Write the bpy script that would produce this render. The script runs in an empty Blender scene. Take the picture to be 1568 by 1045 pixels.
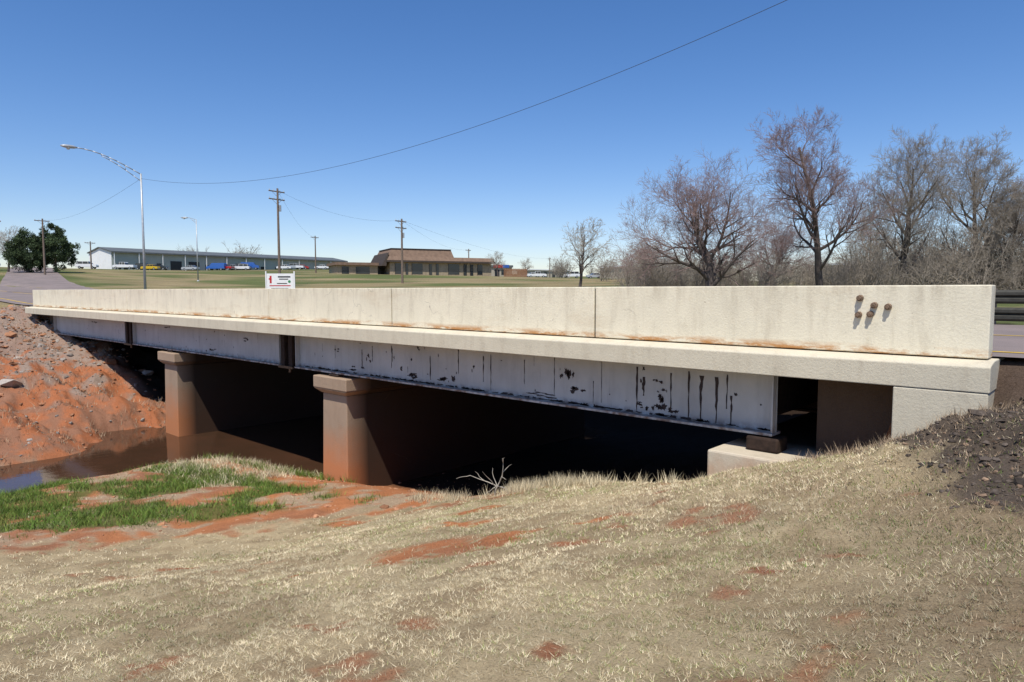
import bpy, math, random
import numpy as np
from mathutils import Vector, Matrix

R = math.radians
rng = np.random.default_rng(7)
random.seed(11)
scene = bpy.context.scene

# ------------------------------------------------------------------ camera frame: positions from estimated depth and image pixel offset
EYE = np.array([1.16, -8.96, 0.74])
F2 = np.array([-0.674, 0.738]); R2 = np.array([0.738, 0.674])
def S(D, t):
    p = EYE[:2] + D*(F2 + t*R2)
    return float(p[0]), float(p[1])

# ------------------------------------------------------------------ numpy noise
_T = np.random.default_rng(3).random((256, 256))
def vn(x, y, s=1.0, seed=0):
    x = np.asarray(x, float)/s + seed*17.3; y = np.asarray(y, float)/s + seed*9.1
    ix = np.floor(x).astype(int); iy = np.floor(y).astype(int)
    fx = x-ix; fy = y-iy
    fx = fx*fx*(3-2*fx); fy = fy*fy*(3-2*fy)
    a = _T[ix & 255, iy & 255]; b = _T[(ix+1) & 255, iy & 255]
    c = _T[ix & 255, (iy+1) & 255]; d = _T[(ix+1) & 255, (iy+1) & 255]
    return (a*(1-fx)+b*fx)*(1-fy)+(c*(1-fx)+d*fx)*fy
def fbm(x, y, s=1.0, seed=0, o=4):
    r = 0; a = .5; tot = 0
    for i in range(o):
        r = r+a*vn(x, y, s, seed+i*3); tot += a; a *= .5; s *= .47
    return r/tot
def ss(v):
    v = np.clip(v, 0, 1); return v*v*(3-2*v)

# ------------------------------------------------------------------ terrain
PY = [-40, -9, -4, -1, 1.6, 10.5, 14]
UB = ([-80,-42,-38,-31,-25.5,-24.6,-23,-20,-16,-13,-10.5,-8,-5,-3.1,-1.5,0.2,2,10],
  [0,-.2,-.6,-2.2,-3.7,-4.2,-4.5,-4.5,-4.4,-4.15,-3.95,-3.75,-3.1,-2.4,-1.8,-.58,-.35,-.2])
PR = [
 ([-80,-45,-34,-26,-23,-22.3,-20,-18.8,-17,-14,-11,-8,-5,-3,-1,1.2,3,10,40],
  [-.6,-1.2,-2.2,-3.3,-4.0,-4.5,-4.5,-4.1,-3.9,-3.7,-3.1,-2.6,-2.0,-1.65,-1.3,-.95,-.8,-.6,-.6]),
 ([-80,-45,-34,-27,-22.6,-21.8,-20,-18.8,-17,-14,-11.5,-8,-5,-3,-1,1.2,3,10,40],
  [-.3,-1.0,-2.1,-3.1,-4.0,-4.5,-4.5,-4.1,-3.8,-3.6,-3.2,-2.6,-2.0,-1.65,-1.3,-.95,-.75,-.5,-.5]),
 ([-80,-42,-36,-30,-26,-22.1,-21.4,-20,-18.7,-17,-14,-11,-8,-5,-3,-.9,2,10,40],
  [-.1,-.8,-1.5,-2.55,-3.1,-3.9,-4.4,-4.5,-4.1,-3.75,-3.55,-3.4,-2.95,-2.15,-1.65,-1.15,-.6,-.4,-.4]),
 ([-80,-42,-38,-31,-25.5,-24.6,-23,-20,-18.9,-17,-14,-12.9,-10.7,-7.9,-5,-3.1,-.9,0.2,2,10],
  [0,-.2,-.6,-2.2,-3.6,-4.15,-4.5,-4.5,-4.12,-3.85,-3.72,-3.67,-3.35,-3.0,-2.15,-1.75,-1.02,-.58,-.35,-.2]),
 UB, UB,
 ([-80,-42,-34,-30,-25.5,-24.6,-23,-20,-18.9,-17,-14,-9,-5,0,2,10],
  [.1,0,-.4,-1.0,-1.4,-1.5,-1.5,-1.5,-1.5,-1.4,-1.2,-.8,-.2,-.1,0,.1]),  # raised bank added out of view to block north skylight from under the deck
]
def chan(x, y):
    vals = [np.interp(x, a, b) for a, b in PR]
    out = vals[0].copy()
    for i in range(len(PY)-1):
        w = ss((y-PY[i])/(PY[i+1]-PY[i]))
        out = np.where(y >= PY[i], vals[i]*(1-w)+vals[i+1]*w, out)
    return out
def road_z(x):
    x = np.asarray(x, float)
    return np.where(x < -39, .024*(-39-x)*ss((-39-x)/12), 0.0)
def H(x, y, micro=True):
    x = np.asarray(x, float); y = np.asarray(y, float)
    D = (x-EYE[0])*F2[0]+(y-EYE[1])*F2[1]
    A = np.interp(x, [-260,-203,-114,-60,0], [6.9,6.6,4.3,3.0,2.6]) + 1.5*ss((y-60)/60)*ss((-x-150)/40)
    hill = A*ss((D-20)/140)
    c = chan(x, y)
    w = np.maximum(ss((y-13)/24), ss((-x-44)/20)*ss((y+2)/6))
    z = c*(1-w)+hill*w
    off = np.abs(y-4.85)
    wr = 1-ss((off-4.7)/3.0)
    wx = np.maximum(ss((-38.5-x)/3.5), ss((x-.1)/1.8))
    wr = wr*wx
    z = z*(1-wr)+(road_z(x)-.04)*wr
    w1 = ss((x+1.2)/.5)*ss((y-0.0)/.45)*ss((9.9-y)/.4)
    z = z*(1-w1)+(-.04)*w1
    if micro:
        onroad = np.maximum(wr*(off < 5), w1)
        m = (fbm(x, y, 1.6, 1)-.5)*.16+(fbm(x, y, .35, 2)-.5)*.07
        bank = ss((-21.5-x)/3)*ss((-x*0+12-y)/3)
        rdg = np.abs(fbm(x*.6, y, 2.2, 95)-.5)*2
        m = m+bank*((fbm(x, y, 1.4, 5)-.5)*.8+(fbm(x, y, .4, 6)-.5)*.38+(.25-rdg)*.9-.32*ss((-24-x)/5))
        rs = ss((x+1.3)/1)*ss((y+3.0)/1.0)
        m = m+rs*((fbm(x, y, .5, 8)-.42)*.26+(fbm(x, y, .16, 9)-.5)*.12+.08)
        z = z+m*(1-onroad)
    return z
def Hs(x, y): return float(H(np.array([x]), np.array([y]))[0])

PATCH = [(-4.1,-4.3,.8,.36),(-3.6,-3.9,.35,.2),(-2.4,-4.05,.19,.13),(-8.2,-2.8,.5,.2),(.15,-5.6,.10,.06),(-1.25,-6.05,.09,.05),
         (-3.0,-6.4,.14,.07),(-6.5,-1.5,.9,.35),(-3.6,-7.3,.10,.04),(-1.6,-3.2,.3,.08),(-4.9,-3.2,.5,.15),(-2.0,-7.0,.07,.035),(-5.6,-2.2,.5,.15),
         (-6.4,-5.1,.3,.1),(-7.8,-5.6,.35,.12),(-5.0,-5.4,.15,.08),(-2.9,-3.1,.3,.1),(-.6,-4.6,.14,.06)]
def lerp(a, b, w): return a*(1-w)+b*w
def C3(c, x): return np.ones(x.shape+(3,))*np.array(c)
def zones(x, y):
    n1 = fbm(x, y, 1.5, 11); n2 = fbm(x, y, .4, 12); n3 = fbm(x, y, 5, 13)
    xb = np.interp(y, [-14,-6.6,-3,-1.2,-.2,.3], [-15,-11.8,-9.4,-7.4,-4.2,-3.0])
    lawn = ss((x-xb)/.9+.5+(n2-.5)*3)*ss((.2-y)/.3)
    patch = np.zeros_like(x)
    n5 = fbm(x, y, .13, 16); 
    wx = x+(n2-.5)*.7+(n5-.5)*.3; wy = y+(fbm(x, y, .3, 15)-.5)*.5+(fbm(x, y, .12, 17)-.5)*.25
    for px, py, rx, ry in PATCH:
        a = .5
        ux = (wx-px)*math.cos(a)+(wy-py)*math.sin(a); uy = -(wx-px)*math.sin(a)+(wy-py)*math.cos(a)
        patch = np.maximum(patch, ss(2.0-1.5*np.sqrt((ux/rx)**2+(uy/ry)**2)))
    patch = patch*ss((n5-.30)/.12)
    patch = np.maximum(patch, .8*ss((n2-.68)/.05)*ss((n1-.48)/.1))
    dark = ss((x-np.interp(y, [-3.6,-2.9,-1.6,-.6], [1.6,.2,-.6,-1.1]))/.6+.3+(n2-.5)*1.6)*ss((y+3.7)/.7)*(y < .5)
    green = ss((fbm(x, y, 1.1, 21)-.47)/.06)*ss((x+18.9)/.8)*ss((xb-.7-x)/.8)*ss((y+8.5)/1.2)*ss((-.9-y)/.8)
    inch = ss((x+40)/3)*ss((-x-.5)/1)
    north = np.maximum(ss((y-9.8-3.8*inch)/1.2), ss((-41-x)/2)*ss((y+3)/2))  # field colour starts farther out in the channel, extending the painted under-deck shade
    lb = ss((-21.3-x)/1.0)*(1-north)
    gravel = ss((-29.5-x)/3.0+(n2-.5)*4+(n1-.5)*4)*lb
    return n1, n2, n3, lawn, patch, dark, green, north, lb, gravel
def gcol(x, y):
    n1, n2, n3, lawn, patch, dark, green, north, lb, gravel = zones(x, y)
    E = lambda v: v[..., None]
    soil = lerp(C3((.50,.20,.085), x), C3((.36,.165,.09), x), E(ss((n1-.3)/.4)))
    bench = lerp(soil, C3((.40,.29,.19), x), E(ss((n2-.42)/.2)))
    dry = lerp(C3((.52,.41,.245), x), C3((.35,.265,.155), x), E(ss((n2-.38)/.25)))
    dry = lerp(dry, C3((.27,.20,.125), x), E(.7*ss((x+.5+(n3-.5)*3)/2.2)))
    c = bench
    c = lerp(c, soil, E(ss((y+.9+(n2-.5))/.8)))
    c = lerp(c, C3((.035,.022,.015), x), E(ss((y-.9)/.8)))  # under-deck shade painted into the soil colour
    c = lerp(c, dry, E(lawn))
    c = lerp(c, soil*.95, E(patch*lawn))
    c = lerp(c, C3((.10,.078,.062), x), E(dark*.95))
    c = lerp(c, C3((.10,.14,.04), x), E(green*.8))
    lbc = lerp(C3((.42,.155,.07), x), C3((.28,.14,.085), x), E(ss((n2-.4)/.2)))
    lbc = lerp(lbc, C3((.035,.025,.018), x), E(ss((y-.9)/.8)))  # same painted shade on the left bank below the deck
    c = lerp(c, lbc, E(lb))
    c = lerp(c, C3((.29,.24,.20), x), E(gravel*.75*(1-ss((y-.9)/.8))))
    nf = lerp(C3((.11,.13,.045), x), C3((.27,.215,.115), x), E(ss((fbm(x, y, 9, 31)-.42)/.2)))
    nf = nf*E(.7+.6*fbm(x, y, 2.5, 33))
    c = lerp(c, nf, E(north))
    return c*E(.8+.4*n2)

# ------------------------------------------------------------------ mesh helpers
def np_mesh(name, V, F, mats, matidx=None, col=None, smooth=False):
    V = np.asarray(V, np.float32).reshape(-1, 3); F = np.asarray(F, np.int32)
    k = F.shape[1]
    me = bpy.data.meshes.new(name)
    me.vertices.add(len(V)); me.vertices.foreach_set("co", V.ravel())
    me.loops.add(F.size); me.loops.foreach_set("vertex_index", F.ravel())
    me.polygons.add(len(F)); me.polygons.foreach_set("loop_start", np.arange(0, F.size, k, dtype=np.int32))
    try: me.polygons.foreach_set("loop_total", np.full(len(F), k, np.int32))
    except Exception: pass
    for m in mats: me.materials.append(m)
    if matidx is not None: me.polygons.foreach_set("material_index", np.asarray(matidx, np.int32))
    me.polygons.foreach_set("use_smooth", np.full(len(F), smooth, bool))
    if col is not None:
        a = me.color_attributes.new("Col", 'FLOAT_COLOR', 'POINT')
        c4 = np.ones((len(V), 4), np.float32); c4[:, :3] = col
        a.data.foreach_set("color", c4.ravel())
    me.update(calc_edges=True)
    return me
def add_obj(name, me, parent=None, loc=(0,0,0), rotz=0.0, scale=None):
    ob = bpy.data.objects.new(name, me)
    scene.collection.objects.link(ob)
    ob.location = loc; ob.rotation_euler = (0, 0, rotz)
    if scale: ob.scale = scale
    if parent: ob.parent = parent
    return ob
def empty(name, loc=(0,0,0), rotz=0.0):
    e = add_obj(name, None, None, loc, rotz); e.empty_display_size = .5
    return e

class MB:
    def __init__(s): s.v = []; s.f = []; s.m = []; s.mats = []
    def mi(s, m):
        if m not in s.mats: s.mats.append(m)
        return s.mats.index(m)
    def box(s, x0, x1, y0, y1, z0, z1, m):
        return s.hexa([(x0,y0,z0),(x1,y0,z0),(x1,y1,z0),(x0,y1,z0),(x0,y0,z1),(x1,y0,z1),(x1,y1,z1),(x0,y1,z1)], m)
    def hexa(s, p, m):
        b = len(s.v); s.v += [tuple(q) for q in p]
        for f in ((3,2,1,0),(4,5,6,7),(0,1,5,4),(1,2,6,5),(2,3,7,6),(3,0,4,7)):
            s.f.append(tuple(b+i for i in f)); s.m.append(s.mi(m))
    def frustum(s, x0,x1,y0,y1,z0,z1,ix0,ix1,iy0,iy1,m):
        s.hexa([(x0,y0,z0),(x1,y0,z0),(x1,y1,z0),(x0,y1,z0),(x0+ix0,y0+iy0,z1),(x1-ix1,y0+iy0,z1),(x1-ix1,y1-iy1,z1),(x0+ix0,y1-iy1,z1)], m)
    def tube(s, p0, p1, r0, r1, m, n=10, cap=True):
        p0 = Vector(p0); p1 = Vector(p1); d = (p1-p0).normalized()
        a = d.cross(Vector((0,0,1)) if abs(d.z) < .9 else Vector((1,0,0))).normalized(); c = d.cross(a)
        b = len(s.v)
        for p, r in ((p0,r0),(p1,r1)):
            for i in range(n):
                t = 2*math.pi*i/n; s.v.append(tuple(p+a*math.cos(t)*r+c*math.sin(t)*r))
        k = s.mi(m)
        for i in range(n):
            j = (i+1) % n; s.f.append((b+i,b+j,b+n+j,b+n+i)); s.m.append(k)
        if cap:
            s.f.append(tuple(b+n-1-i for i in range(n))); s.m.append(k)
            s.f.append(tuple(b+n+i for i in range(n))); s.m.append(k)
    def poly_extrude(s, prof, y0, y1, m):   # prof in x,z
        b = len(s.v); n = len(prof); k = s.mi(m)
        for y in (y0, y1): s.v += [(x, y, z) for x, z in prof]
        for i in range(n):
            j = (i+1) % n; s.f.append((b+i,b+j,b+n+j,b+n+i)); s.m.append(k)
        s.f.append(tuple(b+n-1-i for i in range(n))); s.m.append(k)
        s.f.append(tuple(b+n+i for i in range(n))); s.m.append(k)
    def done(s, name, parent=None, loc=(0,0,0), rotz=0, bevel=0, smooth=False, obj=True):
        me = bpy.data.meshes.new(name); me.from_pydata(s.v, [], s.f)
        for m in s.mats: me.materials.append(m)
        me.polygons.foreach_set("material_index", s.m)
        import bmesh
        bm = bmesh.new(); bm.from_mesh(me); bmesh.ops.recalc_face_normals(bm, faces=bm.faces); bm.to_mesh(me); bm.free()
        if smooth: me.polygons.foreach_set("use_smooth", [True]*len(me.polygons))
        if not obj: return me
        ob = add_obj(name, me, parent, loc, rotz)
        if bevel:
            bv = ob.modifiers.new("b", 'BEVEL'); bv.width = bevel; bv.segments = 2; bv.limit_method = 'ANGLE'
        return ob

# ------------------------------------------------------------------ materials
class NT:
    def __init__(s, name, rough=.8, spec=.3, metal=0):
        s.m = bpy.data.materials.new(name); s.m.use_nodes = True; s.t = s.m.node_tree
        s.b = s.t.nodes["Principled BSDF"]
        s.b.inputs["Roughness"].default_value = rough
        s.b.inputs["Specular IOR Level"].default_value = spec
        s.b.inputs["Metallic"].default_value = metal
    def n(s, ty, ins=None, **kw):
        nd = s.t.nodes.new(ty)
        for k, v in kw.items(): setattr(nd, k, v)
        for k, v in (ins or {}).items(): s.set(nd.inputs[k], v)
        return nd
    def set(s, sock, v):
        if hasattr(v, "is_output"): s.t.links.new(v, sock)
        else: sock.default_value = v
    def pos(s): return s.n("ShaderNodeNewGeometry").outputs["Position"]
    def map(s, sc): return s.n("ShaderNodeMapping", {"Vector": s.pos(), "Scale": sc}).outputs[0]
    def noise(s, vec, scale, det=6, rough=.6, dist=0):
        return s.n("ShaderNodeTexNoise", {"Vector": vec, "Scale": scale, "Detail": det, "Roughness": rough, "Distortion": dist}).outputs["Fac"]
    def mr(s, v, a, b, c=0., d=1.): return s.n("ShaderNodeMapRange", {0: v, 1: a, 2: b, 3: c, 4: d}).outputs[0]
    def mix(s, f, a, b, mode='MIX'):
        a = a if hasattr(a, "is_output") else (*a, 1); b = b if hasattr(b, "is_output") else (*b, 1)
        return s.n("ShaderNodeMixRGB", {0: f, 1: a, 2: b}, blend_type=mode).outputs[0]
    def mul(s, a, b): return s.n("ShaderNodeMath", {0: a, 1: b}, operation='MULTIPLY').outputs[0]
    def bump(s, h, strength=.4, dist=.02):
        s.set(s.b.inputs["Normal"], s.n("ShaderNodeBump", {"Height": h, "Strength": strength, "Distance": dist}).outputs[0])
    def color(s, c): s.set(s.b.inputs["Base Color"], c if hasattr(c, "is_output") else (*c, 1)); return s.m
    def z(s): return s.n("ShaderNodeSeparateXYZ", {0: s.pos()}).outputs[2]
    def y(s): return s.n("ShaderNodeSeparateXYZ", {0: s.pos()}).outputs[1]

def plain(name, c, rough=.7, var=.25, scale=3, metal=0, spec=.3):
    k = NT(name, rough, spec, metal)
    n = k.noise(k.pos(), scale)
    return k.color(k.mix(k.mr(n, .3, .7), tuple(x*(1-var) for x in c), tuple(min(1, x*(1+var*.5)) for x in c)))

def concrete(name, base, stain=(.33,.27,.19), red=None, zred=(-3.2,-2.2), rustband=None, cracks=.5, deck_shade=None):
    k = NT(name, .9, .2)
    p = k.pos()
    c = k.mix(k.mr(k.noise(p, .9, 8, .65), .35, .7), base, tuple(x*.88 for x in base))
    c = k.mix(k.mul(k.mr(k.noise(k.map((3, 3, .5)), 1.3, 7, .7), .50, .75), .4), c, stain)
    c = k.mix(k.mul(k.mr(k.noise(p, 5, 8, .75), .53, .70), .35), c, tuple(x*.64 for x in base))
    c = k.mix(k.mul(k.mr(k.noise(p, 70, 3, .7), .6, .75), .6), c, tuple(x*.35 for x in base))
    c = k.mix(k.mul(k.mr(k.noise(p, 85, 2, .5), .42, .28), .4), c, tuple(min(1, x*1.25) for x in base))
    if rustband:
        z0, z1 = rustband
        zz = k.mr(k.z(), z1, z0)
        nb = k.mr(k.noise(k.map((.8, 1.2, 4)), 1.4, 7, .75), .44, .56)
        c = k.mix(k.mul(k.mul(zz, nb), .95), c, (.47,.22,.07))
        zt = k.mr(k.z(), .5, .81)
        c = k.mix(k.mul(k.mul(zt, k.mr(k.noise(k.map((2.5, 2.5, .5)), 2.2, 6, .75), .46, .7)), .5), c, (.36,.29,.20))
        c = k.mix(k.mul(k.mr(k.noise(k.map((.5, 1, 2.5)), 1.0, 5, .7), .55, .75), .35), c, (.52,.38,.23))
        c = k.mix(k.mul(k.mr(k.noise(k.map((1,1,1.6)), 11, 3, .5), .73, .76), .8), c, (.24,.18,.12))
    if red:
        zz = k.mr(k.n("ShaderNodeMath", {0: k.z(), 1: k.mr(k.noise(p, 1.3), .2, .8, -.35, .35)}, operation='ADD').outputs[0], zred[1], zred[0])
        c = k.mix(k.mul(zz, .9), c, red)
    if deck_shade:
        c = k.mix(k.mul(k.mr(k.y(), deck_shade[0], deck_shade[1]), .94), c, (.028,.019,.014))  # painted shade: concrete goes near black with depth under the deck
    if cracks:
        dv = k.n("ShaderNodeVectorMath", {0: p, 1: k.n("ShaderNodeVectorMath", {0: k.n("ShaderNodeTexNoise", {"Vector": p, "Scale": 4.5, "Detail": 8.}).outputs["Color"], 1: (.35,.35,.35)}, operation='MULTIPLY').outputs[0]}, operation='ADD').outputs[0]
        vo = k.n("ShaderNodeTexVoronoi", {"Vector": dv, "Scale": .45}, feature='DISTANCE_TO_EDGE').outputs["Distance"]
        cr = k.mul(k.mr(vo, .003, .0006), k.mr(k.noise(p, .8, 2), .54, .62))
        c = k.mix(k.mul(cr, cracks), c, (.14,.11,.08))
    k.bump(k.noise(p, 30, 8, .7), .4, .018)
    return k.color(c)

M_conc = concrete("parapet_concrete", (.82,.75,.575), rustband=(.035,.12), cracks=.5)
M_slab = concrete("slab_concrete", (.62,.56,.43), stain=(.33,.26,.18), cracks=.5)
M_under = plain("slab_underside_shade", (.05,.04,.033), .95, .4, 2)  # shade below the deck painted in as a near-black tone
M_pier = concrete("pier_concrete", (.37,.27,.19), stain=(.22,.14,.09), red=(.50,.19,.075), zred=(-3.5,-2.4), deck_shade=(.2,.75))
M_abut = concrete("abutment_concrete", (.13,.088,.062), stain=(.08,.05,.035), red=(.14,.07,.04), zred=(-1.9,-.9), deck_shade=(.9,1.4))
M_seat = concrete("seat_concrete", (.58,.50,.38), red=(.45,.22,.11), zred=(-2.0,-1.5), deck_shade=(.4,1.0))
k = NT("weathered_girder_paint", .6, .3)
p = k.pos()
c = k.mix(k.mr(k.noise(p, .8, 6, .6), .35, .7), (.52,.515,.50), (.40,.395,.38))
c = k.mix(k.mul(k.mr(k.noise(k.map((3.1, 3.1, .5)), 1.1, 8, .75), .48, .72), .4), c, (.27,.255,.25))
c = k.mix(k.mul(k.mr(k.noise(k.map((14, 14, .5)), 1.0, 6, .7), .66, .72), .5), c, (.12,.10,.09))
c = k.mix(k.mr(k.noise(k.map((4, 4, 2.2)), 1.9, 9, .75), .72, .735), c, (.05,.035,.03))
c = k.mix(k.mul(k.mr(k.z(), -1.08, -1.22), k.mr(k.noise(p, 7, 6), .4, .6)), c, (.15,.09,.065))
M_gird = k.color(c)
M_flake = plain("flaked_primer", (.05,.036,.034), .8, .5, 20)
M_rust_shade = plain("rusted_shaded_steel", (.040,.024,.017), .9, .6, 12)
M_pipe = plain("corroded_pipe", (.22,.15,.10), .9, .5, 30)
k = NT("asphalt", .9, .2); p = k.pos()
c = k.mix(k.mr(k.noise(p, .5, 5), .35, .65), (.20,.165,.15), (.27,.215,.195))
c = k.mix(k.mul(k.mr(k.noise(p, 90, 2), .5, .7), .6), c, (.07,.06,.06))
M_asph = k.color(c)
M_yel = plain("yellow_paint", (.62,.40,.05), .7, .3, 12)
M_white = plain("white_paint", (.80,.80,.78), .6, .1, 6)
M_galv = plain("galvanised_steel", (.46,.48,.49), .45, .2, 6, metal=.3)
M_rail = plain("weathered_rail_steel", (.055,.052,.042), .7, .4, 7)
M_wood = plain("weathered_wood", (.20,.15,.115), .9, .3, 5)
M_wire = plain("wire_insulation", (.05,.06,.08), .6, .1, 5)
M_dark = plain("dark_opening", (.025,.027,.03), .3, .3, 2)
M_glass = plain("dark_glass", (.03,.035,.04), .08, .1, 1, spec=.6)
M_wh = plain("pale_metal_siding", (.38,.41,.36), .6, .1, .4)
M_whs = plain("white_metal_siding", (.82,.82,.80), .6, .06, .4)
M_roofw = plain("grey_metal_roof", (.12,.13,.13), .6, .2, .5)
M_brick = plain("tan_brick", (.38,.30,.20), .85, .25, 2)
M_mans = plain("brown_mansard_roof", (.22,.145,.10), .85, .25, 1.5)
M_mansd = plain("dark_brown_fascia", (.06,.045,.035), .8, .2, 2)
M_bei = plain("beige_wall", (.45,.40,.31), .8, .15, 1)
M_red = plain("red_paint", (.50,.03,.03), .5, .1, 5)
M_blue = plain("blue_paint", (.04,.12,.42), .5, .1, 5)
M_green = plain("green_paint", (.05,.25,.10), .5, .1, 5)
M_black = plain("black_paint", (.02,.02,.02), .5, .1, 5)
M_fence = plain("brown_fence_wood", (.25,.13,.07), .9, .2, 3)
M_tyre = plain("tyre_rubber", (.02,.02,.02), .8, .1, 5)
M_lens = plain("lamp_lens", (.55,.55,.5), .3, .1, 3)

k = NT("ground_soil_and_grass", .95, .1); p = k.pos()
att = k.n("ShaderNodeAttribute", attribute_name="Col").outputs["Color"]
c = k.mix(k.mul(k.mr(k.noise(p, 12, 9, .8), .4, .7), .55), att, k.mix(1.0, att, (.62,.58,.53), 'MULTIPLY'))
c = k.mix(k.mul(k.mr(k.noise(p, 75, 5, .8), .53, .66), .8), c, k.mix(1.0, att, (1.5,1.5,1.5), 'MULTIPLY'))
c = k.mix(k.mul(k.mr(k.noise(p, 55, 4, .8), .47, .34), .8), c, k.mix(1.0, att, (.36,.34,.30), 'MULTIPLY'))
k.bump(k.noise(p, 22, 10, .8), .8, .05)
M_ground = k.color(c)
k = NT("grass_blades", .8, .15)
att = k.n("ShaderNodeAttribute", attribute_name="Col").outputs["Color"]
M_blade = k.color(att)
k = NT("rock", .95, .15); p = k.pos()
att = k.n("ShaderNodeAttribute", attribute_name="Col").outputs["Color"]
M_rock = k.color(k.mix(k.mr(k.noise(p, 25, 6, .7), .4, .7), att, k.mix(1.0, att, (.55,.52,.5), 'MULTIPLY')))
k = NT("muddy_water", .05, .3); p = k.pos()
k.bump(k.noise(p, 5, 3), .10, .02)
M_water = k.color(k.mix(k.mr(k.noise(p, .6), .3, .7), (.075,.035,.02), (.05,.027,.015)))

# ------------------------------------------------------------------ ground sheet
def axis(segs):
    o = [segs[0][0]]
    for a, b, st in segs:
        n = max(1, int(round((b-a)/st))); o += list(np.linspace(a, b, n+1)[1:])
    return np.array(o)
gx = np.concatenate([-60-np.geomspace(2, 3000, 55)[::-1], axis([(-60,-42,.6),(-42,-25,.18),(-25,-10,.13),(-10,4,.06),(4,12,.3)]), 12+np.geomspace(.6, 3000, 36)])
gy = np.concatenate([-14-np.geomspace(1, 1500, 18)[::-1], axis([(-14,-10,.3),(-10,1,.06),(1,16,.3)]), 16+np.geomspace(.6, 3500, 75)])
X, Y = np.meshgrid(gx, gy, indexing='ij')
Z = H(X, Y)
nx, ny = X.shape
V = np.stack([X, Y, Z], -1).reshape(-1, 3)
I = np.arange(nx*ny).reshape(nx, ny)
Fq = np.stack([I[:-1,:-1], I[1:,:-1], I[1:,1:], I[:-1,1:]], -1).reshape(-1, 4)
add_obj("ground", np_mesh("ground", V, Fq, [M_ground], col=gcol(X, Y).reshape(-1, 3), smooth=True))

mb = MB()
mb.v += [(-29,-60,-4.1),(-10,-60,-4.1),(-10,14,-4.1),(-29,14,-4.1)]; mb.f.append((0,1,2,3)); mb.m.append(mb.mi(M_water))
mb.done("creek_water")

# ------------------------------------------------------------------ roads
def strip(name, xs, y0, y1, dz, mat):
    xs = np.asarray(xs, float); z = road_z(xs)+dz
    V = np.concatenate([np.stack([xs, np.full_like(xs, y0), z], 1), np.stack([xs, np.full_like(xs, y1), z], 1)])
    n = len(xs); F = np.array([(i, i+1, n+i+1, n+i) for i in range(n-1)])
    add_obj(name, np_mesh(name, V, F, [mat]))
rx = np.concatenate([np.linspace(-400,-60,60), np.linspace(-59,80,60)])
strip("road", rx, .32, 9.38, .012, M_asph)
strip("road_edge_line", rx, .95, 1.08, .018, M_yel)
strip("road_centre_line", rx, 4.75, 4.87, .018, M_yel)
pts = [(-66,8.0),(-100,14),(-160,27),(-230,45)]
pl = []
for i in range(len(pts)-1):
    for j in range(14):
        a = j/14; pl.append((pts[i][0]*(1-a)+pts[i+1][0]*a, pts[i][1]*(1-a)+pts[i+1][1]*a))
pl = np.array(pl)
tg = np.gradient(pl, axis=0); tg /= np.linalg.norm(tg, axis=1)[:, None]; nrm = np.stack([-tg[:,1], tg[:,0]], 1)
P = np.stack([pl+nrm*w for w in np.linspace(-3.6, 3.6, 9)], 1); n = len(pl)
Zr = H(P[...,0], P[...,1])+.07
Vr = np.concatenate([P, Zr[...,None]], -1).reshape(-1, 3); I = np.arange(n*9).reshape(n, 9)
add_obj("side_road", np_mesh("side_road", Vr, np.stack([I[:-1,:-1], I[1:,:-1], I[1:,1:], I[:-1,1:]], -1).reshape(-1, 4), [M_asph]))

# ------------------------------------------------------------------ bridge
br = empty("concrete_girder_bridge")
L = -39.0
joints = [0,-5.25,-10.5,-15.7,-20.9,-26.1,-31.3,-36.4,-39]
for side in (0, 1):
    mb = MB()
    y0, y1 = (0.0, .28) if side == 0 else (9.42, 9.70)
    for i in range(len(joints)-1):
        g = .034 if i < 2 else .018
        a = joints[i+1]+(g if i < 7 else 0); b = joints[i]
        if side == 1 and i == 0: b = -1.6
        dy = random.uniform(-.006,.006)
        mb.box(a, b, y0+dy, y1+dy, .004, .81+random.uniform(-.004,.004), M_conc)
    mb.done("parapet" if side == 0 else "far_parapet", br, bevel=.012)
    mb = MB()
    for j in joints[1:-1]: mb.box(j+.001, j+(.032 if j > -11 else .016), y0+.04, y1-.04, .006, .78, M_black)
    mb.done("joint_filler", br)
b0 = [( -.26,-.07),(-.235,-.05),(0.0,-.012),(9.70,-.012),(9.935,-.05),(9.96,-.07),(9.96,-.345),(-.26,-.345)]
mb = MB(); k0 = mb.mi(M_slab); k1 = mb.mi(M_under)
for x in (L-.4, 0.06): mb.v += [(x, y, z) for y, z in b0]
n = len(b0)
for i in range(n): mb.f.append((i, (i+1) % n, n+(i+1) % n, n+i)); mb.m.append(k1 if i == 6 else k0)
mb.f.append(tuple(range(n))); mb.m.append(k0); mb.f.append(tuple(range(2*n-1, n-1, -1))); mb.m.append(k0)
mb.done("deck_slab", br, bevel=.012)
mb = MB(); mb.box(-.86, 0.05, -.255, .30, -1.7, -.348, M_slab); mb.done("wing_wall", br, bevel=.015)
mb = MB()
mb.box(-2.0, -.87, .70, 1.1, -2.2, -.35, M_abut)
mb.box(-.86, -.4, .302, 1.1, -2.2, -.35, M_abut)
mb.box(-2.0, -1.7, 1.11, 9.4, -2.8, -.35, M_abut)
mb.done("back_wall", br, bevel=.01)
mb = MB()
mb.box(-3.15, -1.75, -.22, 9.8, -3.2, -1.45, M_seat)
mb.box(-2.75, -2.3, .12, .48, -1.448, -1.25, M_rust_shade)
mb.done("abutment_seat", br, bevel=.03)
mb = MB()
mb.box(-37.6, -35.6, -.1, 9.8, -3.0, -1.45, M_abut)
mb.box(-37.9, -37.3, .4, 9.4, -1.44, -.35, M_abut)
mb.done("left_abutment", br, bevel=.03)
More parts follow.
